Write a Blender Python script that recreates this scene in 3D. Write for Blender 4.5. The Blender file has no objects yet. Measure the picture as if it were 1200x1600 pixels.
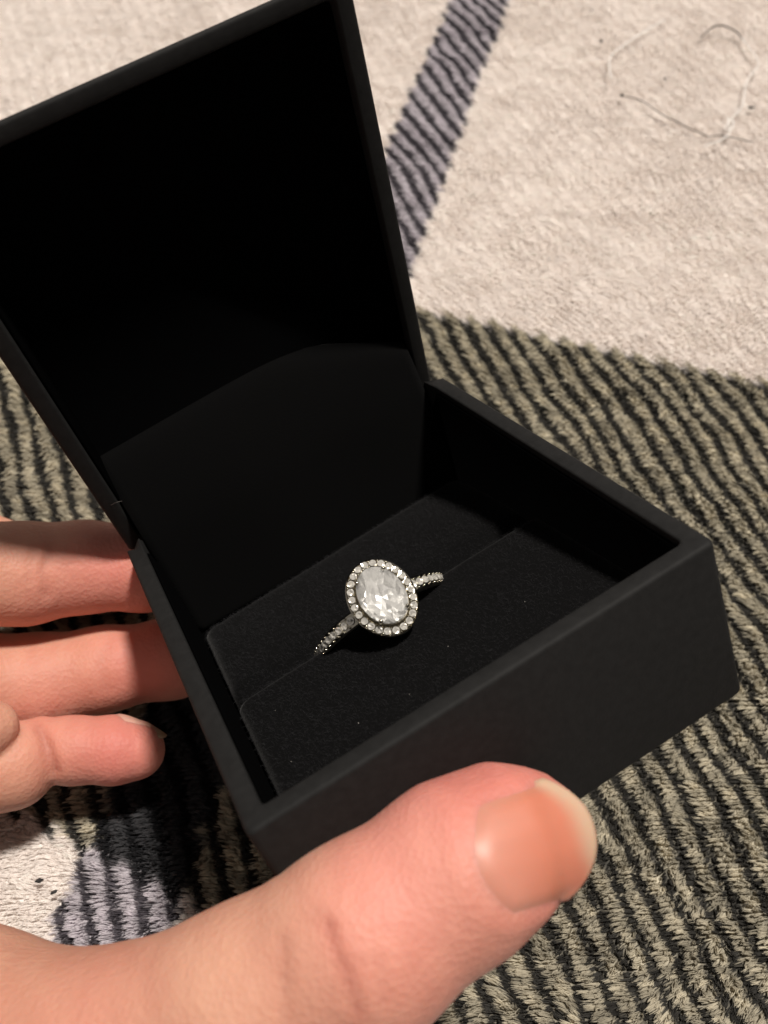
import bpy, bmesh, math
import numpy as np
from mathutils import Matrix, Vector

# ------------------------------------------------------------------ camera, world, lamp, exposure
sc = bpy.context.scene
COL = sc.collection
MM = 0.001
CAM_H = 163.5            # camera height above the blanket, mm
PITCH = math.radians(35)
FPX = 1467.0             # focal length in pixels of a 1200 x 1600 picture

cam_data = bpy.data.cameras.new("camera")
cam_data.sensor_fit = 'VERTICAL'
cam_data.sensor_height = 36.0
cam_data.lens = 36.0 * FPX / 1600.0
cam_data.clip_start = 0.005
cam_data.clip_end = 50.0
cam_data.dof.use_dof = True
cam_data.dof.focus_distance = 0.135
cam_data.dof.aperture_fstop = 28
cam = bpy.data.objects.new("camera", cam_data)
COL.objects.link(cam)
cam.location = (0, 0, CAM_H * MM)
cam.rotation_euler = (PITCH, 0, 0)
sc.camera = cam

world = bpy.data.worlds.new("World")
sc.world = world
world.use_nodes = True
bg = world.node_tree.nodes["Background"]
bg.inputs[0].default_value = (1.0, 0.92, 0.85, 1)
bg.inputs[1].default_value = 0.17

LDIR = Vector((0.20, 0.10, 0.97)).normalized()
ld = bpy.data.lights.new("ceiling_lamp", 'AREA')
ld.shape = 'DISK'
ld.size = 0.15
ld.energy = 33.0
ld.color = (1.0, 0.93, 0.85)
lamp = bpy.data.objects.new("ceiling_lamp", ld)
COL.objects.link(lamp)
lamp.location = LDIR * 1.5 + Vector((0, 0.12, 0.03))
lamp.rotation_euler = LDIR.to_track_quat('Z', 'Y').to_euler()

sc.view_settings.view_transform = 'Standard'
sc.view_settings.look = 'None'
sc.view_settings.gamma = 1.0
sc.view_settings.exposure = 0.0
sc.cycles.use_denoising = True
sc.cycles.sample_clamp_indirect = 6.0
sc.cycles.max_bounces = 14
sc.cycles.transmission_bounces = 12
sc.cycles_curves.shape = 'RIBBONS'

# ------------------------------------------------------------------ frames of reference
# camera frame: x right, y down, z forward (mm) ; world = metres
CP, SP = math.cos(PITCH), math.sin(PITCH)
C2W = np.array([[1, 0, 0], [0, -CP, SP], [0, -SP, -CP]], float)   # columns: image of cam x, y, z

def c2w(p):
    p = np.asarray(p, float)
    return p @ C2W.T + np.array([0, 0, CAM_H])

# pose of the ring box (columns: its right, back and up axes in the camera frame)
RB = np.array([[0.85196959, -0.40631167, -0.33024029],
               [-0.48930872, -0.39337431, -0.77835316],
               [0.18634592, 0.82472267, -0.53395479]])
TB = np.array([-13.86367849, 32.53280276, 94.29787199])

def ray(px, py):
    return np.array([(px - 600) / FPX, (py - 800) / FPX, 1.0])

def at(px, py, z):
    return ray(px, py) * z

def on_box_plane(px, py, ax, val):
    d = RB.T @ ray(px, py)
    o = -RB.T @ TB
    s = (val - o[ax]) / d[ax]
    return o + s * d

def on_blanket(px, py, z=0.0):
    d = C2W @ ray(px, py)
    s = (z - CAM_H) / d[2]
    return (np.array([0, 0, CAM_H]) + s * d)

def box_matrix(origin_box=(0, 0, 0)):
    A = C2W @ RB
    o = c2w(TB + RB @ np.array(origin_box, float)) * MM
    M = Matrix.Identity(4)
    for i in range(3):
        for j in range(3):
            M[i][j] = A[i, j]
        M[i][3] = o[i]
    return M

# ------------------------------------------------------------------ helpers
def link_mesh(name, verts, faces, mat, parent=None, smooth=True, mats=None, fmat=None):
    me = bpy.data.meshes.new(name)
    me.from_pydata([tuple(v) for v in verts], [], [tuple(f) for f in faces])
    me.update()
    for m in (mats or [mat]):
        me.materials.append(m)
    if smooth:
        me.polygons.foreach_set('use_smooth', [True] * len(me.polygons))
    if fmat is not None:
        me.polygons.foreach_set('material_index', fmat)
    o = bpy.data.objects.new(name, me)
    COL.objects.link(o)
    if parent is not None:
        o.parent = parent
    return o

def big_mesh(name, verts, quads, mat, parent=None):
    me = bpy.data.meshes.new(name)
    nv, nf = len(verts), len(quads)
    k = quads.shape[1]
    me.vertices.add(nv)
    me.vertices.foreach_set('co', np.ascontiguousarray(verts, dtype=np.float32).ravel())
    me.loops.add(nf * k)
    me.loops.foreach_set('vertex_index', np.ascontiguousarray(quads, dtype=np.int32).ravel())
    me.polygons.add(nf)
    me.polygons.foreach_set('loop_start', np.arange(0, nf * k, k, dtype=np.int32))
    me.polygons.foreach_set('use_smooth', np.ones(nf, dtype=bool))
    me.update(calc_edges=True)
    me.validate()
    me.materials.append(mat)
    o = bpy.data.objects.new(name, me)
    COL.objects.link(o)
    if parent is not None:
        o.parent = parent
    return o

def set_color(o, cols, name='col'):
    a = o.data.color_attributes.new(name, 'FLOAT_COLOR', 'POINT')
    c = np.ones((len(cols), 4), np.float32)
    c[:, :3] = cols
    a.data.foreach_set('color', c.ravel())

def empty(name, label, cat, M=None, group=None):
    o = bpy.data.objects.new(name, None)
    o.empty_display_size = 0.01
    COL.objects.link(o)
    if M is not None:
        o.matrix_world = M
    return tag(o, label, cat, group)

def tag(o, label, cat, group=None):
    o['label'] = label
    o['category'] = cat
    if group:
        o['group'] = group
    return o

def make_curves(name, pts, rad, cols, mat, parent=None):
    """pts (N,K,3) metres, rad (N,K), cols (N,3): short fibres as one curves object"""
    n, k, _ = pts.shape
    cu = bpy.data.hair_curves.new(name)
    cu.add_curves([k] * n)
    cu.attributes['position'].data.foreach_set('vector', np.ascontiguousarray(pts, np.float32).ravel())
    ra = cu.attributes.get('radius') or cu.attributes.new('radius', 'FLOAT', 'POINT')
    ra.data.foreach_set('value', np.ascontiguousarray(rad, np.float32).ravel())
    if cols is not None:
        ca = cu.attributes.new('col', 'FLOAT_COLOR', 'CURVE')
        c = np.ones((n, 4), np.float32)
        c[:, :3] = cols
        ca.data.foreach_set('color', c.ravel())
    cu.materials.append(mat)
    o = bpy.data.objects.new(name, cu)
    COL.objects.link(o)
    if parent is not None:
        o.parent = parent
    return o

def material(name, base=(0.5, 0.5, 0.5), rough=0.5, attr=None, **kw):
    m = bpy.data.materials.new(name)
    m.use_nodes = True
    nt = m.node_tree
    b = nt.nodes['Principled BSDF']
    b.inputs['Base Color'].default_value = (*base, 1)
    b.inputs['Roughness'].default_value = rough
    for k, v in kw.items():
        b.inputs[k.replace('_', ' ')].default_value = v
    if attr:
        a = nt.nodes.new('ShaderNodeAttribute')
        a.attribute_name = attr
        nt.links.new(a.outputs['Color'], b.inputs['Base Color'])
    return m

def add_noise_bump(m, scale, strength, dist, detail=4, color_var=None):
    nt = m.node_tree
    b = nt.nodes['Principled BSDF']
    tc = nt.nodes.new('ShaderNodeTexCoord')
    nz = nt.nodes.new('ShaderNodeTexNoise')
    nz.inputs['Scale'].default_value = scale
    nz.inputs['Detail'].default_value = detail
    bp = nt.nodes.new('ShaderNodeBump')
    bp.inputs['Strength'].default_value = strength
    bp.inputs['Distance'].default_value = dist
    nt.links.new(tc.outputs['Object'], nz.inputs['Vector'])
    nt.links.new(nz.outputs['Fac'], bp.inputs['Height'])
    nt.links.new(bp.outputs['Normal'], b.inputs['Normal'])
    if color_var:
        n2 = nt.nodes.new('ShaderNodeTexNoise')
        n2.inputs['Scale'].default_value = color_var[0]
        n2.inputs['Detail'].default_value = 5
        nt.links.new(tc.outputs['Object'], n2.inputs['Vector'])
        cr = nt.nodes.new('ShaderNodeValToRGB')
        cr.color_ramp.elements[0].color = (*color_var[1], 1)
        cr.color_ramp.elements[1].color = (*color_var[2], 1)
        cr.color_ramp.elements[0].position = 0.3
        cr.color_ramp.elements[1].position = 0.7
        nt.links.new(n2.outputs['Fac'], cr.inputs['Fac'])
        nt.links.new(cr.outputs['Color'], b.inputs['Base Color'])
    return m

def _hash(i, j, s):
    h = (i.astype(np.int64) * 374761393 + j.astype(np.int64) * 668265263 + s * 1442695041) & 0xFFFFFFFF
    h = ((h ^ (h >> 13)) * 1274126177) & 0xFFFFFFFF
    h = h ^ (h >> 16)
    return (h & 0xFFFFFF) / float(0xFFFFFF)

def vnoise(x, y, s=0):
    i, j = np.floor(x), np.floor(y)
    u, v = x - i, y - j
    u = u * u * (3 - 2 * u)
    v = v * v * (3 - 2 * v)
    a, b = _hash(i, j, s), _hash(i + 1, j, s)
    c, d = _hash(i, j + 1, s), _hash(i + 1, j + 1, s)
    return (a * (1 - u) + b * u) * (1 - v) + (c * (1 - u) + d * u) * v

def sstep(a, b, x):
    t = np.clip((x - a) / (b - a), 0, 1)
    return t * t * (3 - 2 * t)

rng = np.random.default_rng(7)

# ------------------------------------------------------------------ materials
M_shell = add_noise_bump(material('soft_touch_card', (0.0115, 0.0114, 0.0114), 0.7, Specular_IOR_Level=0.16), 2600, 0.10, 0.0003,
                         color_var=(900, (0.0098, 0.0097, 0.0097), (0.0138, 0.0137, 0.0137)))
M_velvet = add_noise_bump(material('black_velvet', (0.0007, 0.0007, 0.0008), 0.95, Specular_IOR_Level=0.02), 3500, 0.3, 0.0002)
M_cushion = add_noise_bump(material('cushion_velvet', (0.0035, 0.0035, 0.0037), 0.95, Specular_IOR_Level=0.05, Sheen_Weight=0.075, Sheen_Roughness=0.35), 3500, 0.35, 0.0002)
M_flap = add_noise_bump(material('flap_velvet', (0.0024, 0.0024, 0.0025), 0.95, Specular_IOR_Level=0.04, Sheen_Weight=0.02), 3500, 0.35, 0.0002)
M_nap = material('velvet_nap', (0.028, 0.028, 0.030), 0.9, Specular_IOR_Level=0.1)
M_fleece_base = material('fleece_backing', rough=0.95, attr='col', Specular_IOR_Level=0.1)
def fleece_material():
    m = bpy.data.materials.new('fleece_pile')
    m.use_nodes = True
    nt = m.node_tree
    nt.nodes.remove(nt.nodes['Principled BSDF'])
    a = nt.nodes.new('ShaderNodeAttribute'); a.attribute_name = 'col'
    d = nt.nodes.new('ShaderNodeBsdfDiffuse')
    t = nt.nodes.new('ShaderNodeBsdfTranslucent')
    mx = nt.nodes.new('ShaderNodeMixShader'); mx.inputs[0].default_value = 0.33
    nt.links.new(a.outputs['Color'], d.inputs['Color'])
    nt.links.new(a.outputs['Color'], t.inputs['Color'])
    nt.links.new(d.outputs[0], mx.inputs[1]); nt.links.new(t.outputs[0], mx.inputs[2])
    nt.links.new(mx.outputs[0], nt.nodes['Material Output'].inputs['Surface'])
    return m
M_fleece = fleece_material()
M_silver = add_noise_bump(material('polished_silver', (0.66, 0.62, 0.53), 0.15, Metallic=1.0), 3000, 0.06, 0.0001)
M_smallstone = material('clear_melee', (0.97, 0.94, 0.87), 0.11, Metallic=0.70)
M_facet = material('stone_facets', (0.95, 0.945, 0.935), 0.20, Metallic=0.74)
def crown_material():
    m = bpy.data.materials.new('stone_crown')
    m.use_nodes = True
    nt = m.node_tree
    nt.nodes.remove(nt.nodes['Principled BSDF'])
    tr = nt.nodes.new('ShaderNodeBsdfTransparent'); tr.inputs[0].default_value = (.98, .98, .97, 1)
    gl = nt.nodes.new('ShaderNodeBsdfGlossy'); gl.inputs['Roughness'].default_value = 0.05
    fr = nt.nodes.new('ShaderNodeFresnel'); fr.inputs[0].default_value = 1.9
    mx = nt.nodes.new('ShaderNodeMixShader')
    nt.links.new(fr.outputs[0], mx.inputs[0])
    nt.links.new(tr.outputs[0], mx.inputs[1]); nt.links.new(gl.outputs[0], mx.inputs[2])
    nt.links.new(mx.outputs[0], nt.nodes['Material Output'].inputs['Surface'])
    return m
M_crown = crown_material()
M_thread = material('nylon_thread', (0.95, 0.93, 0.90), 0.25, Specular_IOR_Level=0.9, Coat_Weight=0.6)
M_darkthread = material('dark_fibre', (0.07, 0.06, 0.055), 0.5)
M_lint = material('dark_lint', (0.02, 0.018, 0.018), 0.8)
M_fluff = material('pale_fluff', (0.7, 0.66, 0.62), 0.8)

def skin_material():
    m = material('skin', (0.6, 0.35, 0.26), 0.55, attr='col', Specular_IOR_Level=0.28)
    nt = m.node_tree
    b = nt.nodes['Principled BSDF']
    b.inputs['Subsurface Weight'].default_value = 0.45
    b.inputs['Subsurface Radius'].default_value = (1.0, 0.36, 0.20)
    b.inputs['Subsurface Scale'].default_value = 0.0034
    tc = nt.nodes.new('ShaderNodeTexCoord')
    vo = nt.nodes.new('ShaderNodeTexVoronoi')
    vo.inputs['Scale'].default_value = 1500
    nz = nt.nodes.new('ShaderNodeTexNoise')
    nz.inputs['Scale'].default_value = 700
    nz.inputs['Detail'].default_value = 6
    mx = nt.nodes.new('ShaderNodeMath')
    mx.operation = 'ADD'
    nt.links.new(tc.outputs['Object'], vo.inputs['Vector'])
    nt.links.new(tc.outputs['Object'], nz.inputs['Vector'])
    nt.links.new(vo.outputs['Distance'], mx.inputs[0])
    nt.links.new(nz.outputs['Fac'], mx.inputs[1])
    bp = nt.nodes.new('ShaderNodeBump')
    bp.inputs['Strength'].default_value = 0.34
    bp.inputs['Distance'].default_value = 0.00025
    nt.links.new(mx.outputs[0], bp.inputs['Height'])
    nt.links.new(bp.outputs['Normal'], b.inputs['Normal'])
    return m
M_skin = skin_material()
M_nail = material('nail_plate', (0.6, 0.35, 0.26), 0.42, attr='col', Specular_IOR_Level=0.35,
                  Subsurface_Weight=0.3, Subsurface_Scale=0.001)

# ------------------------------------------------------------------ blanket
VA = np.array([0.252, 0.968])        # direction of the purple band on the blanket
UA = np.array([0.968, -0.252])
GN = np.array([0.29, 0.957])         # across the khaki band
RD = np.array([0.372, -0.928])       # along the twill ribs
RN = np.array([0.928, 0.372])        # across the ribs
RIB = 4.75

def blanket_pattern(x, y):
    """x, y mm -> colour (N,3), pile height factor (N,), rib phase"""
    x, y = x * (168.0 / CAM_H), y * (168.0 / CAM_H)
    w = 3.2 * (vnoise(x / 30, y / 30, 1) - .5) + 1.5 * (vnoise(x / 11, y / 11, 9) - .5) + 0.9 * (vnoise(x / 5, y / 5, 2) - .5) + 0.7 * (vnoise(x / 1.3, y / 1.3, 3) - .5)
    r = (x * RN[0] + y * RN[1] + w) / RIB
    ph = r - np.floor(r)
    tri = np.abs(ph - .5) * 2                       # 0 in the middle of the light rib, 1 in the dark groove
    lightrib = 1 - sstep(0.42, 0.64, tri)
    jag = 5.5 * (tri - .5) + 2.2 * (vnoise(x / 2.2, y / 2.2, 4) - .5)
    u = x * UA[0] + y * UA[1] + 1.6 * (vnoise(x / 1.6, y / 1.6, 5) - .5)
    g = x * GN[0] + y * GN[1] + jag * 0.55
    purple = sstep(-63.2, -61.6, u + 0.35 * jag) * (1 - sstep(-43.4, -41.8, u - 0.2 * jag))
    g2 = x * .42 + y * .907 + jag * 0.5
    green = sstep(19, 21, g2) * (1 - sstep(177, 179.5, g))
    n1 = vnoise(x / 0.9, y / 0.6, 6)[:, None]
    n2 = vnoise(x / 30, y / 30, 8)[:, None]
    white = np.array([0.93, 0.875, 0.835]) * (0.96 + 0.05 * n1 + 0.03 * n2)
    n3 = vnoise(x / 2.0, y / 1.1, 15)[:, None]
    gl = np.array([0.53, 0.485, 0.38]) * (.62 + .62 * n3) * (0.80 + 0.50 * n1)
    gd = np.array([0.052, 0.050, 0.046]) * (0.6 + 0.9 * n1)
    pl = np.array([0.66, 0.62, 0.66]) * (0.75 + 0.45 * n1)
    pd = np.array([0.105, 0.096, 0.110]) * (0.6 + 0.9 * n1)
    kl = np.array([0.075, 0.075, 0.080]) * (0.7 + 0.6 * n1)
    kd = np.array([0.022, 0.022, 0.024]) * (0.7 + 0.6 * n1)
    L = lightrib[:, None]
    cg, cp, ck = gl * L + gd * (1 - L), pl * L + pd * (1 - L), kl * L + kd * (1 - L)
    P, G = purple[:, None], green[:, None]
    col = white * (1 - P) * (1 - G) + cp * P * (1 - G) + cg * G * (1 - P) + ck * P * G
    band = np.maximum(purple, green)
    h = 0.78 + (0.20 * (1 - tri) + 0.02) * (0.25 + 0.75 * band)
    return col, h, tri

def blanket_z(x, y):
    return 2.2 * (vnoise(x / 85 + 3.3, y / 85 + 1.7, 11) - .5) + 0.8 * (vnoise(x / 28, y / 28, 12) - .5) - 2.2

def build_blanket():
    n = 460
    xs = np.linspace(-330, 330, n)
    ys = np.linspace(-190, 520, n)
    X, Y = np.meshgrid(xs, ys, indexing='ij')
    x, y = X.ravel(), Y.ravel()
    col, h, tri = blanket_pattern(x, y)
    z = blanket_z(x, y) - 0.5 * tri
    V = np.c_[x, y, z] * MM
    idx = np.arange(n * n).reshape(n, n)
    q = np.c_[idx[:-1, :-1].ravel(), idx[1:, :-1].ravel(), idx[1:, 1:].ravel(), idx[:-1, 1:].ravel()]
    o = big_mesh('blanket', V, q, M_fleece_base)
    set_color(o, col * 0.8)
    tag(o, 'plush plaid fleece blanket in cream, khaki, purple grey and black', 'blanket')

    def fibres(xa, xb, ya, yb, dens, rad, ln, inside=None):
        N = int((xb - xa) * (yb - ya) * dens)
        x = rng.uniform(xa, xb, N)
        y = rng.uniform(ya, yb, N)
        if inside is not None:
            k = inside(x, y)
            x, y = x[k], y[k]
        N = len(x)
        col, h, tri = blanket_pattern(x, y)
        # clumping: tips gather towards a jittered clump centre
        cs, cr = 2.0, .42
        wx = x + 1.6 * (vnoise(x / 4, y / 3, 24) - .5); wy = y + 1.6 * (vnoise(x / 5, y / 3, 25) - .5)
        cy = np.floor(wy / (cs * cr))
        sh = .5 * (cy % 2) + .4 * _hash(cy, cy * 0, 26)
        cx = np.floor(wx / cs + sh)
        tx = (cx - sh + .2 + .6 * _hash(cx, cy, 21)) * cs
        ty = (cy + .2 + .6 * _hash(cx, cy, 22)) * cs * cr
        l = ln * h * rng.uniform(.8, 1.12, N)
        a = math.pi + 0.35 + 1.1 * (vnoise(x / 22, y / 22, 31) - .5) + 0.8 * (vnoise(x / 5, y / 4, 32) - .5) + rng.normal(0, .13, N)
        lean = 0.52 + 0.35 * (vnoise(x / 9, y / 6, 33) - .5) + rng.normal(0, .08, N)
        dx, dy = np.cos(a) * lean * l, np.sin(a) * lean * l
        hz = l * np.sqrt(np.clip(1 - lean ** 2, .1, 1))
        pull = np.array(.35 + .45 * vnoise(x / 14, y / 14, 34))
        ex = dx + (tx - x) * pull
        ey = dy + (ty - y) * pull
        z0 = blanket_z(x, y) - 0.4 * tri
        lift = _hash(cx, cy, 23)
        col = col * (.94 + .10 * lift)[:, None]
        P = np.zeros((N, 4, 3))
        for i, t in enumerate((0, .38, .72, 1)):
            b = t ** 1.6
            P[:, i, 0] = x + ex * b
            P[:, i, 1] = y + ey * b
            P[:, i, 2] = z0 + hz * (t - .28 * t ** 3) * (.76 + .24 * lift)
        R = np.ones((N, 4)) * rad * np.array([1, 1, .85, .35])
        col = col * rng.uniform(.93, 1.05, (N, 1))
        return P, R, col
    def vis(x, y):
        return np.abs(x) < 78 + .26 * y + 26 * (_hash(np.floor(x * 50), np.floor(y * 50), 77) - .35)
    A = fibres(-170, 170, 8, 350, 17.0, 0.075, 2.1, vis)
    B = fibres(-325, 325, -185, 515, 3.2, 0.135, 2.1, lambda x, y: ~(vis(x, y) & (y > 8) & (y < 350)))
    P = np.concatenate([A[0], B[0]])
    R = np.concatenate([A[1], B[1]])
    C = np.concatenate([A[2], B[2] * .86])
    c = make_curves('pile', P * MM, R * MM, np.clip(C, 0, .96), M_fleece, o)
    c['kind'] = 'stuff'
    return o
blanket = build_blanket()

# ------------------------------------------------------------------ ring box
W, D, H, TW = 60.0, 73.0, 25.2, 2.6
TH, LL, LH = 1.247, 71.0, 9.0
GY, GZ = 0.6, -4.2

def rrect(x0, y0, x1, y1, r, nc=5, ns=14):
    """closed loop of points (counter-clockwise), rounded corners and subdivided sides"""
    pts = []
    cs = [(x1 - r, y0 + r, -90), (x1 - r, y1 - r, 0), (x0 + r, y1 - r, 90), (x0 + r, y0 + r, 180)]
    for c, (cx, cy, a0) in enumerate(cs):
        arc = [(cx + r * math.cos(math.radians(a0 + 90 * i / nc)), cy + r * math.sin(math.radians(a0 + 90 * i / nc))) for i in range(nc + 1)]
        pts += arc
        nx = cs[(c + 1) % 4]
        q = (nx[0] + r * math.cos(math.radians(nx[2])), nx[1] + r * math.sin(math.radians(nx[2])))
        p = arc[-1]
        for i in range(1, ns):
            t = i / ns
            pts.append((p[0] + (q[0] - p[0]) * t, p[1] + (q[1] - p[1]) * t))
    return pts

def loft(loops, cap_first=True, cap_last=True):
    n = len(loops[0])
    V = [p for l in loops for p in l]
    F = []
    for k in range(len(loops) - 1):
        for i in range(n):
            j = (i + 1) % n
            F.append((k * n + i, k * n + j, (k + 1) * n + j, (k + 1) * n + i))
    if cap_first:
        F.append(tuple(reversed(range(n))))
    if cap_last:
        b = (len(loops) - 1) * n
        F.append(tuple(range(b, b + n)))
    return V, F

def tray_loops(w, d, h, t, floor, ro, ri, top):
    """hollow open box: outer bottom -> outer top -> rim -> inner floor; top(x,y) gives rim height"""
    L = []
    def lp(inset, z, r):
        return [(x, y, z) for x, y in rrect(inset, inset, w - inset, d - inset, max(r, .05))]
    def tp(inset, dz, r):
        return [(x, y, top(x, y) + dz) for x, y in rrect(inset, inset, w - inset, d - inset, max(r, .05))]
    b = 0.7
    for i in range(4):
        a = math.pi / 2 * i / 3
        L.append(lp(b * (1 - math.sin(a)), -h + b * (1 - math.cos(a)), ro))
    for i in range(4):
        a = math.pi / 2 * i / 3
        L.append(tp(.55 * (1 - math.cos(a)), -.55 * (1 - math.sin(a)), ro))
    for i in range(4):
        a = math.pi / 2 * i / 3
        L.append(tp(t - .35 * (1 - math.sin(a)), -.35 * (1 - math.cos(a)), ri))
    L.append(lp(t, -h + floor, ri))
    return L

BM = box_matrix((W / 2, D / 2, -H))
ring_box = empty('ring_box', 'open black hinged ring box held in a hand, lid raised', 'ring box', BM)
OFF = np.array([W / 2, D / 2, -H])
def bx(pts):           # box coordinates (mm) -> local metres of the ring_box empty
    return (np.asarray(pts, float) - OFF) * MM

def top_tray(x, y):
    # side walls fall away to the hinge at the back
    return -3.9 * max(0.0, min(1.0, (y - (D - 3.6)) / 2.6)) if y > D - 3.6 else 0.0
V, F = loft(tray_loops(W, D, H, TW, 2.0, .9, .8, top_tray))
def set_flat_caps(o, ang=40):
    m = o.data
    m.set_sharp_from_angle(angle=math.radians(ang))
tray = link_mesh('tray', bx(V), F, M_shell, ring_box)
set_flat_caps(tray)

# lid frame: x, along the lid from the hinge (s), outward (n)
def lidp(pts):
    pts = np.asarray(pts, float)
    c, s = math.cos(TH), math.sin(TH)
    X = pts[:, 0]
    Y = D + GY - pts[:, 1] * c + pts[:, 2] * s
    Z = GZ + pts[:, 1] * s + pts[:, 2] * c
    return bx(np.c_[X, Y, Z])
L = tray_loops(W, LL, LH, TW, 2.0, .9, .8, lambda x, y: 0.0)
V, F = loft(L)
V = np.array(V)
dep = np.clip(-V[:, 2], 0, LH)
V[:, 1] -= .55 * np.maximum(dep - .5, 0) * sstep(LL - 12, LL, V[:, 1])     # the lid's top is bevelled
V[:, 0] += .12 * dep * (1 - sstep(0, 8, V[:, 0])) - .12 * dep * sstep(W - 8, W, V[:, 0])
V[:, 2] *= -1
lid = link_mesh('lid', lidp(V), [tuple(reversed(f)) for f in F], M_shell, ring_box)
set_flat_caps(lid)

# velvet linings (thin sleeves just inside the walls, with a floor)
def sleeve(w, d, t, z0, z1, r):
    th = .5
    Lp = [[(x, y, z) for x, y in rrect(i, i, w - i, d - i, r)] for i, z in
          ((t + .06, z1 + .05), (t + .06, z0 - .15), (t + .2, z0), (t + th, z0 - .2), (t + th, z1 + .6))]
    return loft(Lp)
V, F = sleeve(W, D, TW, -1.0, -H + 2.0, .8)
V = np.array(V)
for v in V:
    if v[1] > D - 4 and v[2] > -6:
        v[2] = -6
link_mesh('lining', bx(V), F, M_velvet, ring_box)
V, F = sleeve(W, LL, TW, -1.2, -LH + 2.0, .8)
V = np.array(V)
dep = np.clip(-V[:, 2], 0, LH)
V[:, 1] -= .55 * np.maximum(dep - .5, 0) * sstep(LL - 12, LL - 3, V[:, 1])
V[:, 0] += .12 * dep * (1 - sstep(3, 8, V[:, 0])) - .12 * dep * sstep(W - 8, W - 3, V[:, 0])
V[:, 2] *= -1
link_mesh('lid_lining', lidp(V), [tuple(reversed(f)) for f in F], M_velvet, lid)

# hinge flap: a velvet sheet from the tray's back up into the lid
def sheet(top_pts, x0, x1, thick=.8):
    nx, nj = 40, 20
    q_ = np.array(top_pts)
    xi = np.linspace(q_[0, 0], q_[-1, 0], 120)
    ker = np.exp(-np.linspace(-2, 2, 21) ** 2); ker /= ker.sum()
    sm_ = lambda c: np.convolve(np.pad(np.interp(xi, q_[:, 0], q_[:, c]), 10, mode='reflect', reflect_type='odd'), ker, 'valid')
    top_pts = np.c_[xi, sm_(1), sm_(2)]
    tx = np.array([p[0] for p in top_pts]); ty = np.array([p[1] for p in top_pts]); tz = np.array([p[2] for p in top_pts])
    V = []
    for side in (0, 1):
        for i in range(nx + 1):
            x = x0 + (x1 - x0) * i / nx
            yt, zt = np.interp(x, tx, ty), np.interp(x, tx, tz)
            for j in range(nj + 1):
                t = j / nj
                yb, zb = D - TW - 1.0, -22.8
                z = zb + (zt - zb) * t
                k = max(0, (z + 4) / max(zt + 4, 1))
                y = yb + (yt - yb) * k ** 1.7 + 0.35 * math.sin(x * .21) * math.sin(t * 3.1)
                if t > .93:
                    y += (t - .93) * 12
                    z -= (t - .93) ** 2 * 60
                V.append((x, y + side * thick, z))
    F = []
    n = (nx + 1) * (nj + 1)
    idx = lambda s, i, j: s * n + i * (nj + 1) + j
    for i in range(nx):
        for j in range(nj):
            F.append((idx(0, i, j), idx(0, i + 1, j), idx(0, i + 1, j + 1), idx(0, i, j + 1)))
            F.append((idx(1, i, j), idx(1, i, j + 1), idx(1, i + 1, j + 1), idx(1, i + 1, j)))
        F.append((idx(0, i, nj), idx(0, i + 1, nj), idx(1, i + 1, nj), idx(1, i, nj)))
        F.append((idx(0, i, 0), idx(1, i, 0), idx(1, i + 1, 0), idx(0, i + 1, 0)))
    for j in range(nj):
        F.append((idx(0, 0, j), idx(0, 0, j + 1), idx(1, 0, j + 1), idx(1, 0, j)))
        F.append((idx(0, nx, j), idx(1, nx, j), idx(1, nx, j + 1), idx(0, nx, j + 1)))
    return V, F
def fp(px, py, y):
    return tuple(on_box_plane(px, py, 1, y))
tp_ = [(155, 712), (270, 643), (340, 602), (400, 568), (440, 551), (480, 542), (520, 538), (560, 537), (600, 536), (640, 536)]
topc = [fp(px_, py_, D + .8 - 3.4 * float(sstep(470, 645, px_))) for px_, py_ in tp_]
V, F = sheet(topc, 3.1, 56.9)
flap = link_mesh('hinge_flap', bx(V), F, M_flap, ring_box)

# cushion halves
SLOT = 38.0
def cushion_z(y):
    return -10.9 + (.6 if y < SLOT else -.9) - (y - 3) * 0.118 - max(0, y - 45) ** 2 * 0.0028
SLOT = 38.0
def cushion(y0, y1, ra, rb):
    nx, ny = 44, 40
    x0, x1 = 3.3, 56.7
    V, F = [], []
    for i in range(nx + 1):
        for j in range(ny + 1):
            u, v = i / nx, j / ny
            # denser near the edges
            uu = .5 - .5 * math.cos(math.pi * u)
            vv = .5 - .5 * math.cos(math.pi * v)
            x = x0 + (x1 - x0) * uu
            y = y0 + (y1 - y0) * vv
            dz = 0
            for d_, r in ((x - x0, 2.6), (x1 - x, 2.6), (y - y0, ra), (y1 - y, rb)):
                if d_ < r:
                    dz += .9 * (r - math.sqrt(max(0, r * r - (r - d_) ** 2)))
            z = cushion_z(y) + (x - 4) / 53 * 1.7 - dz + .18 * (float(vnoise(np.array([x / 7.]), np.array([y / 7.]), 41)[0]) - .5)
            V.append((x, y, z))
    n0 = len(V)
    idx = lambda i, j: i * (ny + 1) + j
    for i in range(nx):
        for j in range(ny):
            F.append((idx(i, j), idx(i + 1, j), idx(i + 1, j + 1), idx(i, j + 1)))
    border = [idx(i, 0) for i in range(nx + 1)] + [idx(nx, j) for j in range(1, ny + 1)] + [idx(i, ny) for i in range(nx - 1, -1, -1)] + [idx(0, j) for j in range(ny - 1, 0, -1)]
    for b in border:
        V.append((V[b][0], V[b][1], -22.9))
    m = len(border)
    for k in range(m):
        a, b = border[k], border[(k + 1) % m]
        F.append((b, a, n0 + k, n0 + (k + 1) % m))
    F.append(tuple(n0 + k for k in range(m)))
    return V, F
cush = []
for (y0, y1, ra, rb) in ((3.6, SLOT - .35, 3.0, 1.5), (SLOT + .5, D - TW - 1.3, 6.0, 4.0)):
    V, F = cushion(y0, y1, ra, rb)
    c = link_mesh('cushion', bx(V), F, M_cushion, ring_box)
    cush.append((c, y0, y1, ra, rb))

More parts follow.
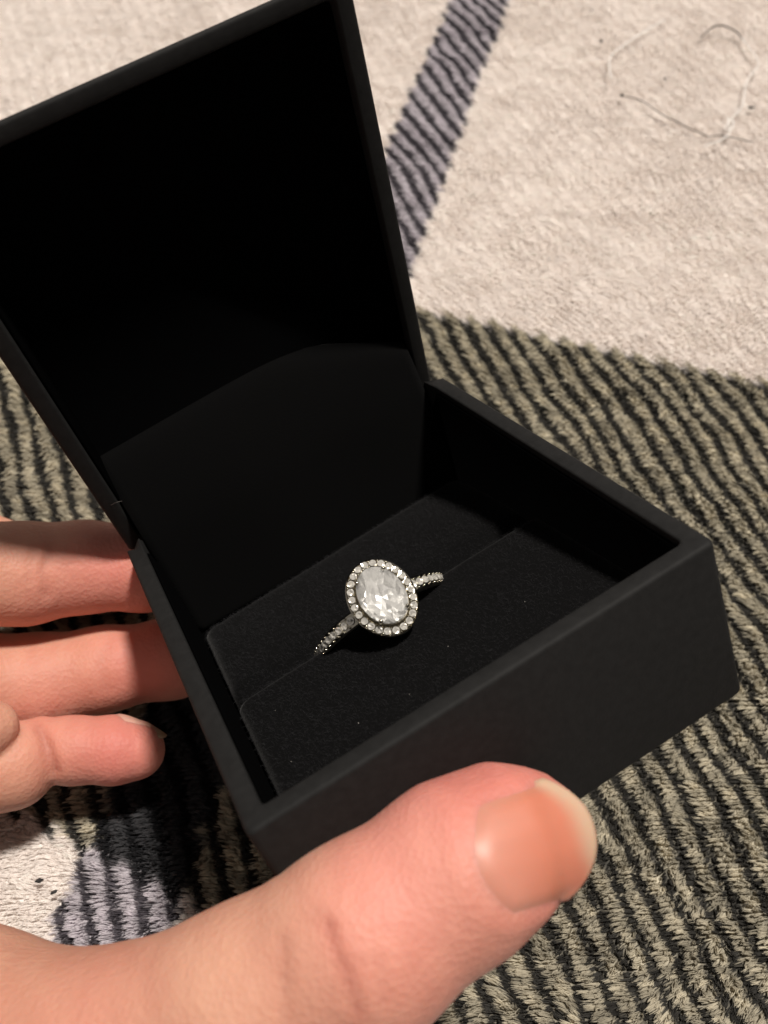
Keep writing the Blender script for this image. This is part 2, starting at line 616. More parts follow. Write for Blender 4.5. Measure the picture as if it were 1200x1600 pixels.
def nap(parent, gen, N, ln, rad, name='velvet_nap'):
    P0, Nn = gen(N)
    N = len(P0)
    d = Nn + rng.normal(0, .75, (N, 3))
    d /= np.linalg.norm(d, axis=1)[:, None]
    l = ln * rng.uniform(.4, 1.3, (N, 1))
    P = np.zeros((N, 3, 3))
    P[:, 0] = P0 - Nn * .05
    P[:, 1] = P0 + d * l * .5
    P[:, 2] = P0 + d * l + np.array([-.3, -.1, -.1]) * l
    pts = bx(P.reshape(-1, 3)).reshape(N, 3, 3)
    o = make_curves(name, pts, np.ones((N, 3)) * rad * MM * np.array([1, .9, .3]), None, M_nap, parent)
    o['kind'] = 'stuff'
for c, y0, y1, ra, rb in cush:
    def gen(N, y0=y0, y1=y1, ra=ra, rb=rb):
        x = rng.uniform(3.5, 56.5, N); y = rng.uniform(y0 + .1, y1 - .1, N)
        z = np.array([cushion_z(a) for a in y]) + (x - 4) / 53 * 1.7
        for d_, r in ((x - 3.3, 2.6), (56.7 - x, 2.6), (y - y0, ra), (y1 - y, rb)):
            z = z - np.where(d_ < r, .9 * (r - np.sqrt(np.clip(r * r - (r - d_) ** 2, 0, None))), 0)
        return np.c_[x, y, z], np.tile([0, 0, 1.], (N, 1))
    nap(c, gen, 16000, .6, .011)

# ------------------------------------------------------------------ ring
LEAN = math.radians(39)
ring_t = np.array([0, -math.sin(LEAN), math.cos(LEAN)])   # towards the stone
ring_a = np.array([0, math.cos(LEAN), math.sin(LEAN)])    # axis of the band
RO, RI = 11.2, 9.9
RC = np.array([28.2, SLOT, -15.2]) - ring_t * 1.8         # centre of the band, box coordinates
Mr = np.eye(4)
Mr[:3, 0] = [1, 0, 0]; Mr[:3, 1] = ring_a; Mr[:3, 2] = ring_t
A = C2W @ RB
low = RC - ring_t * RO
Mw = Matrix.Identity(4)
R3 = A @ Mr[:3, :3]
Ob = c2w(TB + RB @ low) * MM
for i in range(3):
    for j in range(3):
        Mw[i][j] = R3[i, j]
    Mw[i][3] = Ob[i]
ring = empty('ring', 'silver ring with oval clear stone and halo of small stones in the velvet slot', 'ring', Mw)
# ring local: x along band chord, y band axis, z up ; band centre at (0,0,RO)
def rl(p):
    return np.asarray(p, float) * MM

def band_mesh():
    nth, V, F = 120, [], []
    for i in range(nth):
        a = 2 * math.pi * i / nth
        top = max(0, math.cos(a))
        hw = .98 + .16 * top
        prof = [(-hw, RO - .25), (-hw * .8, RO), (hw * .8, RO), (hw, RO - .25), (hw, RI + .25), (hw * .7, RI), (-hw * .7, RI), (-hw, RI + .25)]
        for (y, r) in prof:
            V.append((r * math.sin(a), y, RO + r * math.cos(a)))
    for i in range(nth):
        for k in range(8):
            F.append((i * 8 + k, i * 8 + (k + 1) % 8, ((i + 1) % nth) * 8 + (k + 1) % 8, ((i + 1) % nth) * 8 + k))
    return V, F
V, F = band_mesh()
band = link_mesh('band', rl(V), F, M_silver, ring)
set_flat_caps(band, 35)

def gem(nk=8, table=.56, hc=.30, hp=.80, mid=.80):
    """brilliant cut, girdle radius 1; nk-fold"""
    V, F = [], []
    def ringp(r, z, off):
        s = len(V)
        for k in range(nk):
            a = 2 * math.pi * (k + off) / nk
            V.append((r * math.cos(a), r * math.sin(a), z))
        return s
    T = ringp(table, hc, 0); S = ringp(mid, hc * .62, .5)
    G = ringp(1, .03, 0); Gm = ringp(1, .03, .5)
    g = ringp(1, -.03, 0); gm = ringp(1, -.03, .5)
    Lw = ringp(.55, -hp * .50, .5)
    L2 = ringp(.30, -hp * .80, 0)
    V.append((0, 0, -hp)); C = len(V) - 1
    F.append(tuple(T + k for k in range(nk)))
    for k in range(nk):
        n = (k + 1) % nk; p = (k - 1) % nk
        F += [(T + n, T + k, S + k), (T + k, S + p, G + k), (T + k, G + k, S + k), (S + k, G + k, Gm + k), (S + k, Gm + k, G + n),
              (G + k, g + k, gm + k, Gm + k), (Gm + k, gm + k, g + n, G + n),
              (g + k, Lw + k, gm + k), (gm + k, Lw + k, g + n), (g + k, Lw + p, L2 + k), (g + k, L2 + k, Lw + k),
              (Lw + k, L2 + k, L2 + n), (L2 + k, C, L2 + n)]
    return np.array(V), F

def fix_normals(o):
    bm = bmesh.new(); bm.from_mesh(o.data)
    bmesh.ops.recalc_face_normals(bm, faces=bm.faces)
    bm.to_mesh(o.data); bm.free()

HZ = 2 * RO + 1.6        # height of the halo plane in ring coordinates
GX, GYY = 3.25, 4.32     # half axes of the centre stone
# centre stone: clear crown over a bowl of mirror-bright pavilion facets
gv, gf = gem(16, .58, .26, .70, .80)
up_ = [f for f in gf if all(gv[k][2] > -.04 for k in f)]
st = link_mesh('centre_stone', rl(gv * [GX, GYY, 3.0] + [0, 0, HZ + 1.25]), up_, M_crown, ring, smooth=False)
rs = np.random.default_rng(5)
PV = [(0, 0, -.46)]
PF = []
rows = [(.24, 8), (.46, 12), (.66, 16), (.84, 20), (1.0, 28)]
starts = []
for ri, (r_, n_) in enumerate(rows):
    starts.append(len(PV))
    for k in range(n_):
        a_ = 2 * math.pi * (k + .5 * (ri % 2) + rs.uniform(-.10, .10) * (r_ < 1)) / n_
        rr_ = r_ * (1 + rs.uniform(-.07, .07) * (r_ < .99)) * .995
        z_ = -.46 * (1 - r_ ** 1.7) + ((.03 if k % 2 else -.03) + rs.uniform(-.04, .04)) * (r_ < .99) - .02
        PV.append((rr_ * math.cos(a_), rr_ * math.sin(a_), z_))
for k in range(rows[0][1]):
    PF.append((0, 1 + k, 1 + (k + 1) % rows[0][1]))
for ri in range(len(rows) - 1):
    na, nb = rows[ri][1], rows[ri + 1][1]
    sa, sb = starts[ri], starts[ri + 1]
    ang = lambda i: math.atan2(PV[i][1], PV[i][0])
    ia = ib = 0
    while ia < na or ib < nb:
        # walk both rings together
        fa, fb = (ia + 1 + .5 * (ri % 2)) / na, (ib + 1 + .5 * ((ri + 1) % 2)) / nb
        A0, B0 = sa + ia % na, sb + ib % nb
        if ib >= nb or (ia < na and fa <= fb):
            PF.append((A0, B0, sa + (ia + 1) % na)); ia += 1
        else:
            PF.append((A0, B0, sb + (ib + 1) % nb)); ib += 1
pav = link_mesh('pavilion_facets', rl(np.array(PV) * [GX, GYY, 3.0] + [0, 0, HZ + 1.25]), PF, M_facet, st, smooth=False)

def oval_ring(name, ax, ay, prof, mat, z0, n=96):
    """sweep of a profile [(offset outward, z)] round an ellipse"""
    V, F = [], []
    k = len(prof)
    for i in range(n):
        a = 2 * math.pi * i / n
        for (o_, z) in prof:
            V.append(((ax + o_) * math.cos(a), (ay + o_) * math.sin(a), z0 + z))
    for i in range(n):
        for j in range(k):
            F.append((i * k + j, ((i + 1) % n) * k + j, ((i + 1) % n) * k + (j + 1) % k, i * k + (j + 1) % k))
    o = link_mesh(name, rl(V), F, mat, ring)
    fix_normals(o)
    set_flat_caps(o, 35)
    return o
halo = oval_ring('halo', GX, GYY, [(.02, -.75), (.02, .0), (.16, .08), (.30, -.22), (1.24, -.26), (1.36, .0), (1.50, -.1), (1.50, -.7), (1.2, -1.0), (.4, -1.0)], M_silver, HZ)
cup = oval_ring('gallery', GX, GYY, [(.05, -.1), (.05, .75), (-.12, .75), (-.35, 0), (-1.9, -1.9), (-1.9, -2.1), (-.2, -.5)], M_silver, HZ)

# halo and band stones (each its own part, shared mesh)
sv, sf = gem(8, .42, .42, .8, .74)
rt = np.random.default_rng(3)
stone_meshes = []
def small_stone_mesh(seed):
    # a tiny cut stone seen into: raised girdle, sparkling facets dipping to the culet
    q = np.random.default_rng(seed)
    V = [(0.25 * q.uniform(-1, 1), .25 * q.uniform(-1, 1), .05)]
    n = 7
    for k in range(n):
        a = 2 * math.pi * (k + q.uniform(-.15, .15)) / n
        V.append((.58 * math.cos(a), .58 * math.sin(a), .26 + q.uniform(-.17, .17)))
    for k in range(2 * n):
        a = 2 * math.pi * (k + .5) / (2 * n)
        V.append((math.cos(a), math.sin(a), .30 + q.uniform(-.05, .05)))
    for k in range(2 * n):
        a = 2 * math.pi * (k + .5) / (2 * n)
        V.append((.8 * math.cos(a), .8 * math.sin(a), -.45))
    o0, u0, m2 = 1 + n, 1 + 3 * n, 2 * n
    F = [(0, 1 + k, 1 + (k + 1) % n) for k in range(n)]
    for k in range(n):
        a, b, c = o0 + (2 * k - 1) % m2, o0 + 2 * k, o0 + (2 * k + 1) % m2
        F += [(1 + k, a, b), (1 + k, b, 1 + (k + 1) % n), (1 + (k + 1) % n, b, c)]
    for k in range(m2):
        F.append((o0 + k, u0 + k, u0 + (k + 1) % m2, o0 + (k + 1) % m2))
    F.append(tuple(u0 + k for k in range(m2))[::-1])
    return V, F
def place_stone(pos, nrm, tang, r):
    k = len(stone_meshes)
    if k < 8:
        V, F = small_stone_mesh(100 + k)
        o = link_mesh('small_stone', rl(V), F, M_smallstone, ring, smooth=False)
        fix_normals(o)
        stone_meshes.append(o.data)
    else:
        o = bpy.data.objects.new('small_stone', stone_meshes[int(rt.integers(0, 8))])
        COL.objects.link(o)
        o.parent = ring
    n = Vector(nrm).normalized(); n = (n + Vector(rt.normal(0, .07, 3))).normalized(); x = Vector(tang)
    y = n.cross(x).normalized(); x = y.cross(n)
    c_, s_ = math.cos(rt.uniform(0, 6.28)), 0
    s_ = math.sqrt(1 - c_ * c_)
    x, y = x * c_ + y * s_, y * c_ - x * s_
    M = Matrix(((x[0], y[0], n[0], pos[0] * MM), (x[1], y[1], n[1], pos[1] * MM), (x[2], y[2], n[2], pos[2] * MM), (0, 0, 0, 1)))
    o.matrix_local = M @ Matrix.Diagonal((r, r, r, 1))
    return o
bead_V, bead_F = [], []
def ball(c, r, nu=8, nv=5):
    b = len(bead_V)
    bead_V.append((c[0], c[1], c[2] + r))
    for j in range(1, nv):
        t = math.pi * j / nv
        for i in range(nu):
            a = 2 * math.pi * i / nu
            bead_V.append((c[0] + r * math.sin(t) * math.cos(a), c[1] + r * math.sin(t) * math.sin(a), c[2] + r * math.cos(t)))
    bead_V.append((c[0], c[1], c[2] - r))
    e = len(bead_V) - 1
    for i in range(nu):
        n = (i + 1) % nu
        bead_F.append((b, b + 1 + i, b + 1 + n))
        for j in range(nv - 2):
            bead_F.append((b + 1 + j * nu + i, b + 1 + (j + 1) * nu + i, b + 1 + (j + 1) * nu + n, b + 1 + j * nu + n))
        bead_F.append((b + 1 + (nv - 2) * nu + i, e, b + 1 + (nv - 2) * nu + n))

NH = 25
mx, my = GX + .76, GYY + .76
ts = np.linspace(0, 2 * math.pi, 721)
ex, ey = mx * np.cos(ts), my * np.sin(ts)
arc = np.r_[0, np.cumsum(np.hypot(np.diff(ex), np.diff(ey)))]
for k in range(NH):
    s0 = np.interp(arc[-1] * k / NH, arc, ts)
    s1 = np.interp(arc[-1] * (k + .5) / NH, arc, ts)
    c, s = math.cos(s0), math.sin(s0)
    nr = Vector((c / mx, s / my, 0)).normalized()
    place_stone((mx * c, my * s, HZ + .24), (nr[0] * .16, nr[1] * .16, 1), (-mx * s, my * c, 0), .50)
    c, s = math.cos(s1), math.sin(s1)
    nr = Vector((c / mx, s / my, 0)).normalized()
    ball((mx * c + nr[0] * .42, my * s + nr[1] * .42, HZ + .12), .17)
    ball((mx * c - nr[0] * .40, my * s - nr[1] * .40, HZ + .22), .15)
for sgn in (-1, 1):
    for k in range(11):
        a = sgn * math.radians(27 + k * 6.1)
        nrm = (math.sin(a), 0, math.cos(a))
        rr = RO + .06
        place_stone((rr * nrm[0], 0, RO + rr * nrm[2]), nrm, (0, 1, 0), .56)
        a2 = a + sgn * math.radians(3.05)
        for yy in (-.70, .70):
            ball(((RO + .06) * math.sin(a2), yy, RO + (RO + .06) * math.cos(a2)), .19)
bd = link_mesh('bead_prongs', rl(bead_V), bead_F, M_silver, ring)
bd['kind'] = 'stuff'
# four claws over the centre stone
for (sx, sy) in ((1, 1), (1, -1), (-1, 1), (-1, -1)):
    a = math.atan2(sy, sx * .9)
    c, s = math.cos(a), math.sin(a)
    bead_V, bead_F = [], []
    ball(((GX - .12) * c, (GYY - .12) * s, HZ + 1.45), .30, 10, 6)
    pv = np.array(bead_V)
    lowm = pv[:, 2] < HZ + 1.43
    pv[lowm, 2] -= 1.2
    pv[lowm, 0] += .2 * c; pv[lowm, 1] += .2 * s
    link_mesh('claw', rl(pv), bead_F, M_silver, ring)

# ------------------------------------------------------------------ hand (one continuous surface from a distance field)
HV = 0.58
def boxcam(px, py, y):
    return TB + RB @ on_box_plane(px, py, 1, y)
def build_hand():
    lo = np.array([-215., -25., 78.]); hi = np.array([30., 105., 192.])
    dim = np.ceil((hi - lo) / HV).astype(int) + 1
    ax = [lo[i] + HV * np.arange(dim[i], dtype=np.float32) for i in range(3)]
    BIG = 30.0
    def field():
        return np.full(dim, BIG, np.float32)
    def capsule(f, a, b, ra, rb, k):
        a, b = np.asarray(a, float), np.asarray(b, float)
        m = max(ra, rb) + 9
        i0 = np.maximum(0, np.floor((np.minimum(a, b) - m - lo) / HV).astype(int))
        i1 = np.minimum(dim, np.ceil((np.maximum(a, b) + m - lo) / HV).astype(int) + 1)
        if (i1 <= i0).any():
            return
        sl = tuple(slice(i0[i], i1[i]) for i in range(3))
        X = ax[0][sl[0]][:, None, None]; Y = ax[1][sl[1]][None, :, None]; Z = ax[2][sl[2]][None, None, :]
        ab = b - a
        t = np.clip(((X - a[0]) * ab[0] + (Y - a[1]) * ab[1] + (Z - a[2]) * ab[2]) / (ab @ ab), 0, 1)
        d = np.sqrt((X - a[0] - t * ab[0]) ** 2 + (Y - a[1] - t * ab[1]) ** 2 + (Z - a[2] - t * ab[2]) ** 2) - (ra + (rb - ra) * t)
        g = f[sl]
        h = np.clip(.5 + .5 * (g - d) / k, 0, 1)
        f[sl] = g * (1 - h) + d * h - k * h * (1 - h)
    def chain(f, pts, k):
        for (a, ra), (b, rb) in zip(pts[:-1], pts[1:]):
            capsule(f, a, b, ra, rb, k)
    P = lambda px, py, z, rpx: (at(px, py, z), rpx * z / FPX)
    # thumb: metacarpal to tip
    thumb = [P(-520, 1760, 118, 190), P(-60, 1690, 106, 195), P(180, 1672, 101, 172), P(390, 1574, 98, 150), P(565, 1470, 97.5, 147),
             P(719, 1358, 99.5, 134), P(788, 1315, 101.5, 114), P(832, 1302, 103, 86)]
    th = field(); chain(th, thumb, 2.5)
    # fleshy pad that presses on the box front
    # palm
    pm = field()
    mc = {'index': P(-330, 1270, 132, 130), 'middle': P(-370, 1090, 140, 125), 'ring': P(-330, 920, 150, 118), 'little': P(-250, 770, 160, 105)}
    wr = [at(-1150, 1600, 120), at(-1180, 1450, 122), at(-1180, 1330, 128), at(-1150, 1220, 134)]
    for i, n in enumerate(('index', 'middle', 'ring', 'little')):
        capsule(pm, wr[i], mc[n][0], 13, mc[n][1], 9)
    capsule(pm, at(-1150, 1550, 120), at(-500, 1700, 116), 13, 14.5, 9)
    capsule(pm, at(-330, 1420, 120), mc['middle'][0], 12, 11, 10)
    for (pa, pb) in ((wr[0], (-240., 78., 118.)), (wr[1], (-240., 66., 118.)), (wr[2], (-240., 50., 124.)), (wr[3], (-240., 38., 130.))):
        capsule(pm, pa, np.array(pb), 13.5, 18, 9)
    # web between thumb and index
    web = field()
    chain(web, [P(-330, 1445, 126, 150), P(-60, 1590, 112, 112), P(140, 1668, 104, 114)], 6)
    fingers = []
    # middle and ring fingers come in from the left and press the back of the box
    def fg(pts, k=2.5):
        f = field(); chain(f, pts, k); fingers.append(f)
    Zr = boxcam(230, 890, D + 8.4)[2]
    Zm = boxcam(270, 1040, D + 8.4)[2]
    print('finger depths', Zr, Zm)
    zr, zm = Zr - 1.5, 172.
    fg([mc['ring'], P(-60, 898, zr - 10, 84), P(40, 896, zr - 5, 77), P(130, 886, zr - 2, 69), P(225, 886, zr, 66), (at(225, 886, zr) + RB @ np.array([17., 1.5, 1]), 7.0)])
    fg([mc['middle'], P(-40, 1072, zm - 8, 80), P(60, 1068, zm - 4, 75), P(160, 1046, zm - 2, 64), P(270, 1028, zm, 60), (at(270, 1028, zm) + RB @ np.array([17., 4., -1.5]), 6.5)])
    fg([mc['index'], P(-90, 1208, 150, 78), P(18, 1196, 154, 69)], 2.5)
    idx = fingers[2]
    chain(idx, [P(66, 1160, 156, 40), P(112, 1172, 157, 52), P(180, 1172, 158, 52), P(212, 1173, 158.5, 45)], 1.2)
    fg([mc['index'], P(-60, 1146, 147, 66), P(-12, 1136, 149, 40)], 1.5)
    fg([mc['little'], P(-60, 850, 180, 60), P(60, 885, 183, 55), (at(60, 885, 183) + np.array([16, 2, 3.]), 6.0)])
    def smin(a, b, k):
        h = np.clip(.5 + .5 * (b - a) / k, 0, 1)
        return b * (1 - h) + a * h - k * h * (1 - h)
    out = field()
    base = smin(pm, web, 6)
    base = smin(base, th, 5)
    for f in fingers:
        out = np.minimum(out, smin(f, base, 2.5))
    out = np.minimum(out, base)
    out[0] = np.maximum(out[0], .3)
    return out, lo, ax

def surface_nets(f, lo, h):
    s = f < 0
    nx, ny, nz = f.shape
    cnt = np.zeros((nx - 1, ny - 1, nz - 1), np.int8)
    for i in (0, 1):
        for j in (0, 1):
            for k in (0, 1):
                cnt += s[i:nx - 1 + i, j:ny - 1 + j, k:nz - 1 + k]
    act = (cnt > 0) & (cnt < 8)
    I = np.argwhere(act)
    vid = np.full(act.shape, -1, np.int32)
    vid[act] = np.arange(len(I))
    acc = np.zeros((len(I), 3)); num = np.zeros(len(I))
    c = [(0, 0, 0), (1, 0, 0), (0, 1, 0), (1, 1, 0), (0, 0, 1), (1, 0, 1), (0, 1, 1), (1, 1, 1)]
    vals = np.stack([f[I[:, 0] + a, I[:, 1] + b, I[:, 2] + d] for a, b, d in c], 1)
    for a in range(8):
        for b in range(a + 1, 8):
            if sum(abs(c[a][i] - c[b][i]) for i in range(3)) != 1:
                continue
            m = (vals[:, a] < 0) != (vals[:, b] < 0)
            t = vals[m, a] / (vals[m, a] - vals[m, b])
            p = np.array(c[a]) + t[:, None] * (np.array(c[b]) - np.array(c[a]))
            acc[m] += p; num[m] += 1
    V = lo + h * (I + acc / num[:, None])
    Q = []
    # x edges
    for axis in range(3):
        sl0 = [slice(1, -1)] * 3; sl1 = [slice(1, -1)] * 3
        sl0[axis] = slice(0, -1); sl1[axis] = slice(1, None)
        a, b = s[tuple(sl0)], s[tuple(sl1)]
        E = np.argwhere(a != b)
        inside = a[tuple(E.T)]
        off = np.array([1, 1, 1]); off[axis] = 0
        E = E + off
        u, v = [(1, 2), (2, 0), (0, 1)][axis]
        du = np.zeros(3, int); du[u] = 1
        dv = np.zeros(3, int); dv[v] = 1
        q = np.stack([vid[tuple((E - du - dv).T)], vid[tuple((E - dv).T)], vid[tuple(E.T)], vid[tuple((E - du).T)]], 1)
        q[~inside] = q[~inside][:, ::-1]
        Q.append(q)
    Q = np.concatenate(Q)
    Q = Q[(Q >= 0).all(1)]
    return V, Q

F_, HLO, HAX = build_hand()
hv, hq = surface_nets(F_, HLO, HV)

def sample_field(p):
    g = (p - HLO) / HV
    i = np.clip(np.floor(g).astype(int), 0, np.array(F_.shape) - 2)
    t = g - i
    r = 0
    for a in (0, 1):
        for b in (0, 1):
            for c in (0, 1):
                w = np.where(a, t[:, 0], 1 - t[:, 0]) * np.where(b, t[:, 1], 1 - t[:, 1]) * np.where(c, t[:, 2], 1 - t[:, 2])
                r = r + w * F_[i[:, 0] + a, i[:, 1] + b, i[:, 2] + c]
    return r
def grad_field(p, e=.6):
    g = np.stack([sample_field(p + np.eye(3)[i] * e) - sample_field(p - np.eye(3)[i] * e) for i in range(3)], 1)
    return g / (np.linalg.norm(g, axis=1)[:, None] + 1e-9)
def project(p, it=5):
    for _ in range(it):
        p = p - grad_field(p) * sample_field(p)[:, None]
    return p

# nail frames: centre, length axis a, width axis w, outward n
def nail_frame(c, tip, side):
    c = project(np.array([c]))[0]
    n = grad_field(c[None])[0]
    a = np.asarray(tip) - c
    a = a - n * (a @ n); a /= np.linalg.norm(a)
    w = np.cross(n, a)
    return c, a, w, n
def nail_patch(c, a, w, n, length, width, lift, curl, ns=28, nt=24, base_r=.55, tip_r=.35, over=1.2, flare=0.):
    """grid on the skin; free edge runs past the flesh"""
    V, F, UV = [], [], []
    for i in range(ns + 1):
        u = i / ns
        for j in range(nt + 1):
            v = -1 + 2 * j / nt
            s0 = -.5 * length * (1 - base_r * .72 * (abs(v) ** 2.0))
            s1 = .5 * length + over * (1 - .0 * v * v) - tip_r * .45 * length * abs(v) ** 2.4
            V.append(c + a * (s0 + (s1 - s0) * u) + w * (.5 * width * v * (1 - .10 * (1 - u))))
            UV.append((u, v))
    return np.array(V), np.array(UV)

def build_nail(c, a, w, n, length, width, lift, over, colfn, parent, base_r=.55, tip_r=.35, sag=.012, Rw=9.0):
    ns, nt = 30, 26
    G, UV = nail_patch(c, a, w, n, length, width, lift, 0, ns, nt, base_r, tip_r, over)
    rel = G - c
    s = rel @ a; t = rel @ w
    # the plate: a smooth saddle that follows the finger
    lo_, hi_ = np.full(len(s), -9.0), np.full(len(s), 4.0)
    s0 = .26 * length
    sc_ = np.minimum(s, s0)
    for _ in range(22):
        md = .5 * (lo_ + hi_)
        f_ = sample_field(c + a * sc_[:, None] + w * t[:, None] + n * md[:, None])
        lo_ = np.where(f_ < 0, md, lo_); hi_ = np.where(f_ < 0, hi_, md)
    hgt = .5 * (lo_ + hi_)
    over_ = np.maximum(s - s0, 0)
    hgt = hgt - .10 * over_ - sag * over_ ** 2
    rim_ = np.maximum(sstep(.74, 1.0, np.abs(UV[:, 1])) * (1 - sstep(.80, .95, UV[:, 0])), 1 - sstep(0, .20, UV[:, 0]))
    hgt = hgt - .40 * rim_
    top = c + a * s[:, None] + w * t[:, None] + n * (hgt + lift)[:, None]
    bot = top - n * .45
    edge = np.clip(1 - np.abs(UV[:, 1]), 0, 1)
    V = np.concatenate([top, bot])
    m = nt + 1; N = (ns + 1) * m
    F = []
    for i in range(ns):
        for j in range(nt):
            p = i * m + j
            F.append((p, p + m, p + m + 1, p + 1))
            F.append((N + p, N + p + 1, N + p + m + 1, N + p + m))
    for j in range(nt):
        p = j; F.append((p, p + 1, N + p + 1, N + p))
        p = ns * m + j; F.append((p + 1, p, N + p, N + p + 1))
    for i in range(ns):
        p = i * m; F.append((p + m, p, N + p, N + p + m))
        p = i * m + nt; F.append((p, p + m, N + p + m, N + p))
    o = link_mesh('nail', c2w(V) * MM, F, M_nail, parent)
    fix_normals(o)
    col = colfn(UV[:, 0], UV[:, 1], s, t)
    set_color(o, np.concatenate([col, col]))
    return o

tc, ta, tw, tn = nail_frame(at(823, 1328, 94), at(955, 1287, 100), None)
print('thumb nail', tc, ta, tw, tn)

# ---- skin relief: creases and nail folds, in the camera frame
hn = grad_field(hv)
disp = np.zeros(len(hv))
red = np.zeros(len(hv))
def crease(pts, depth, width, redness=.3):
    """pts: pixel points; grooves are laid on the skin that faces the camera there"""
    global disp, red
    px = 600 + FPX * hv[:, 0] / hv[:, 2]; py = 800 + FPX * hv[:, 1] / hv[:, 2]
    sel = hn[:, 2] < .15
    best = np.full(len(hv), 1e9)
    for (x0, y0), (x1, y1) in zip(pts[:-1], pts[1:]):
        t = np.clip(((px - x0) * (x1 - x0) + (py - y0) * (y1 - y0)) / ((x1 - x0) ** 2 + (y1 - y0) ** 2), 0, 1)
        best = np.minimum(best, np.hypot(px - x0 - t * (x1 - x0), py - y0 - t * (y1 - y0)))
    mmd = best * hv[:, 2] / FPX
    g = np.exp(-(mmd / width) ** 2) * sel
    disp -= depth * g
    disp += depth * .15 * np.exp(-((mmd - 2.2 * width) / width) ** 2) * sel
    red += redness * np.exp(-(mmd / (width * 1.8)) ** 2) * sel
crease([(512, 1445), (528, 1490), (545, 1530), (562, 1580)], .17, .40, .5)
crease([(440, 1470), (442, 1530), (446, 1600)], .16, .6, .1)
crease([(478, 1440), (500, 1428), (520, 1450)], .12, .7, .1)
crease([(590, 1500), (600, 1560)], .15, .6, .1)
crease([(78, 862), (66, 890), (72, 930)], .25, .7, .2)
crease([(52, 860), (48, 905)], .12, .7, .1)
crease([(166, 1010), (158, 1040), (166, 1075)], .22, .9, .15)
crease([(60, 1135), (74, 1165), (86, 1205)], .45, .7, .5)
# nail fold round the thumb nail
rel = hv - tc
s_ = rel @ ta; t_ = rel @ tw; n_ = rel @ tn
NL, NW = 14.4, 12.4
near = np.abs(n_) < 7.0
su = s_ / (NL * .5); tv = t_ / (NW * .5)
sd = (np.abs(np.minimum(su, 0)) ** 2.6 + np.abs(tv) ** 2.6) ** (1 / 2.6) - 1   # <0 inside
sd = sd * NW * .5
fold = np.exp(-((sd - .75) / .75) ** 2) * near * (s_ < NL * .42)
disp += .16 * fold
disp -= .14 * (sd < .1) * near * sstep(.3, -.6, sd) * (s_ < NL * .7)
red += .18 * np.exp(-((sd - .3) / .6) ** 2) * near
hv2 = hv + hn * disp[:, None]

# ---- skin colour
px = 600 + FPX * hv[:, 0] / hv[:, 2]; py = 800 + FPX * hv[:, 1] / hv[:, 2]
skin = np.array([0.56, 0.278, 0.192]); pink = np.array([0.60, 0.208, 0.168]); pale = np.array([0.63, 0.36, 0.255]); deep = np.array([0.40, 0.125, 0.09])
def blob(c, r):
    return np.exp(-((hv - c) ** 2).sum(1) / r ** 2)
k_pink = np.clip(1.0 * blob(at(700, 1250, 98), 12) + .7 * blob(at(860, 1280, 98), 9) + .55 * blob(at(580, 1420, 90), 8) + .6 * blob(at(640, 1590, 96), 11) + .9 * blob(at(190, 880, 160), 10)
                 + .8 * blob(at(240, 1040, 166), 10) + 1.0 * blob(at(190, 1185, 152), 11) + .5 * blob(at(60, 940, 158), 8) + .4 * blob(at(900, 1380, 98), 9) + .5 * blob(at(60, 1110, 158), 8)
                 + .35 * blob(at(120, 1560, 92), 10), 0, 1)
k_pale = np.clip(.9 * blob(at(650, 1345, 90), 8) + .55 * blob(at(380, 1480, 90), 14) + .4 * blob(at(60, 1060, 150), 10) + .3 * blob(at(60, 880, 150), 8), 0, 1)
mot = vnoise(hv[:, 0] / 3.1 + hv[:, 2] / 4, hv[:, 1] / 3.1 + hv[:, 2] / 5, 51) - .5 + .6 * (vnoise(hv[:, 0] / 1.1, hv[:, 1] / 1.1 + hv[:, 2] / 2, 52) - .5)
hc = skin[None] * np.ones((len(hv), 1))
hc = hc + (pink - skin) * k_pink[:, None] + (pale - skin) * k_pale[:, None]
rr = np.clip(red, 0, 1)[:, None]
hc = hc * (1 - rr) + deep * rr
hc = hc * (1 + .13 * mot[:, None] * np.array([.6, 1.1, 1.1]))
hand = big_mesh('hand', c2w(hv2) * MM, hq, M_skin)
set_color(hand, np.clip(hc, 0.02, .9))
tag(hand, 'right hand gripping the black ring box, thumb in front and fingers behind', 'hand')

def lerp3(a, b, t):
    return np.asarray(a)[None] * (1 - t[:, None]) + np.asarray(b)[None] * t[:, None]
def thumb_nail_col(u, v, s, t):
    c = lerp3((0.555, .235, .17), (0.55, .19, .12), sstep(.10, .62, u))
    c = c * (1 - (sstep(.75, 1.0, np.abs(v)) * .35)[:, None]) + np.array([.48, .25, .18]) * (sstep(.75, 1.0, np.abs(v)) * .35)[:, None]
    free = sstep(-.10, .13, u - (.86 + .16 * sstep(-.25, -.95, v) - .10 * sstep(.3, 1., v) - .03 * np.sin(v * 3.3 + 1)))
    c = c * (1 + .05 * (vnoise(v * 9, u * 1.3, 61) - .5))[:, None]
    return c * (1 - free[:, None]) + np.array([.53, .36, .25]) * free[:, None]
build_nail(tc, ta, tw, tn, NL, NW, .14, 1.7, thumb_nail_col, hand, base_r=.75, tip_r=.55, sag=.009, Rw=8.0)

def plain_nail_col(u, v, s, t):
    c = lerp3((0.60, .34, .27), (0.62, .33, .25), u)
    free = sstep(.62, .74, u)
    return c * (1 - free[:, None]) + np.array([.36, .25, .17]) * free[:, None]
ic = np.array(at(204, 1133, 160))
ic, ia, iw, inn = nail_frame(ic, at(275, 1166, 163), None)
build_nail(ic, ia, iw, inn, 8.5, 8.6, .15, 2.0, plain_nail_col, hand, base_r=.6, tip_r=.4, sag=.016, Rw=5.2)

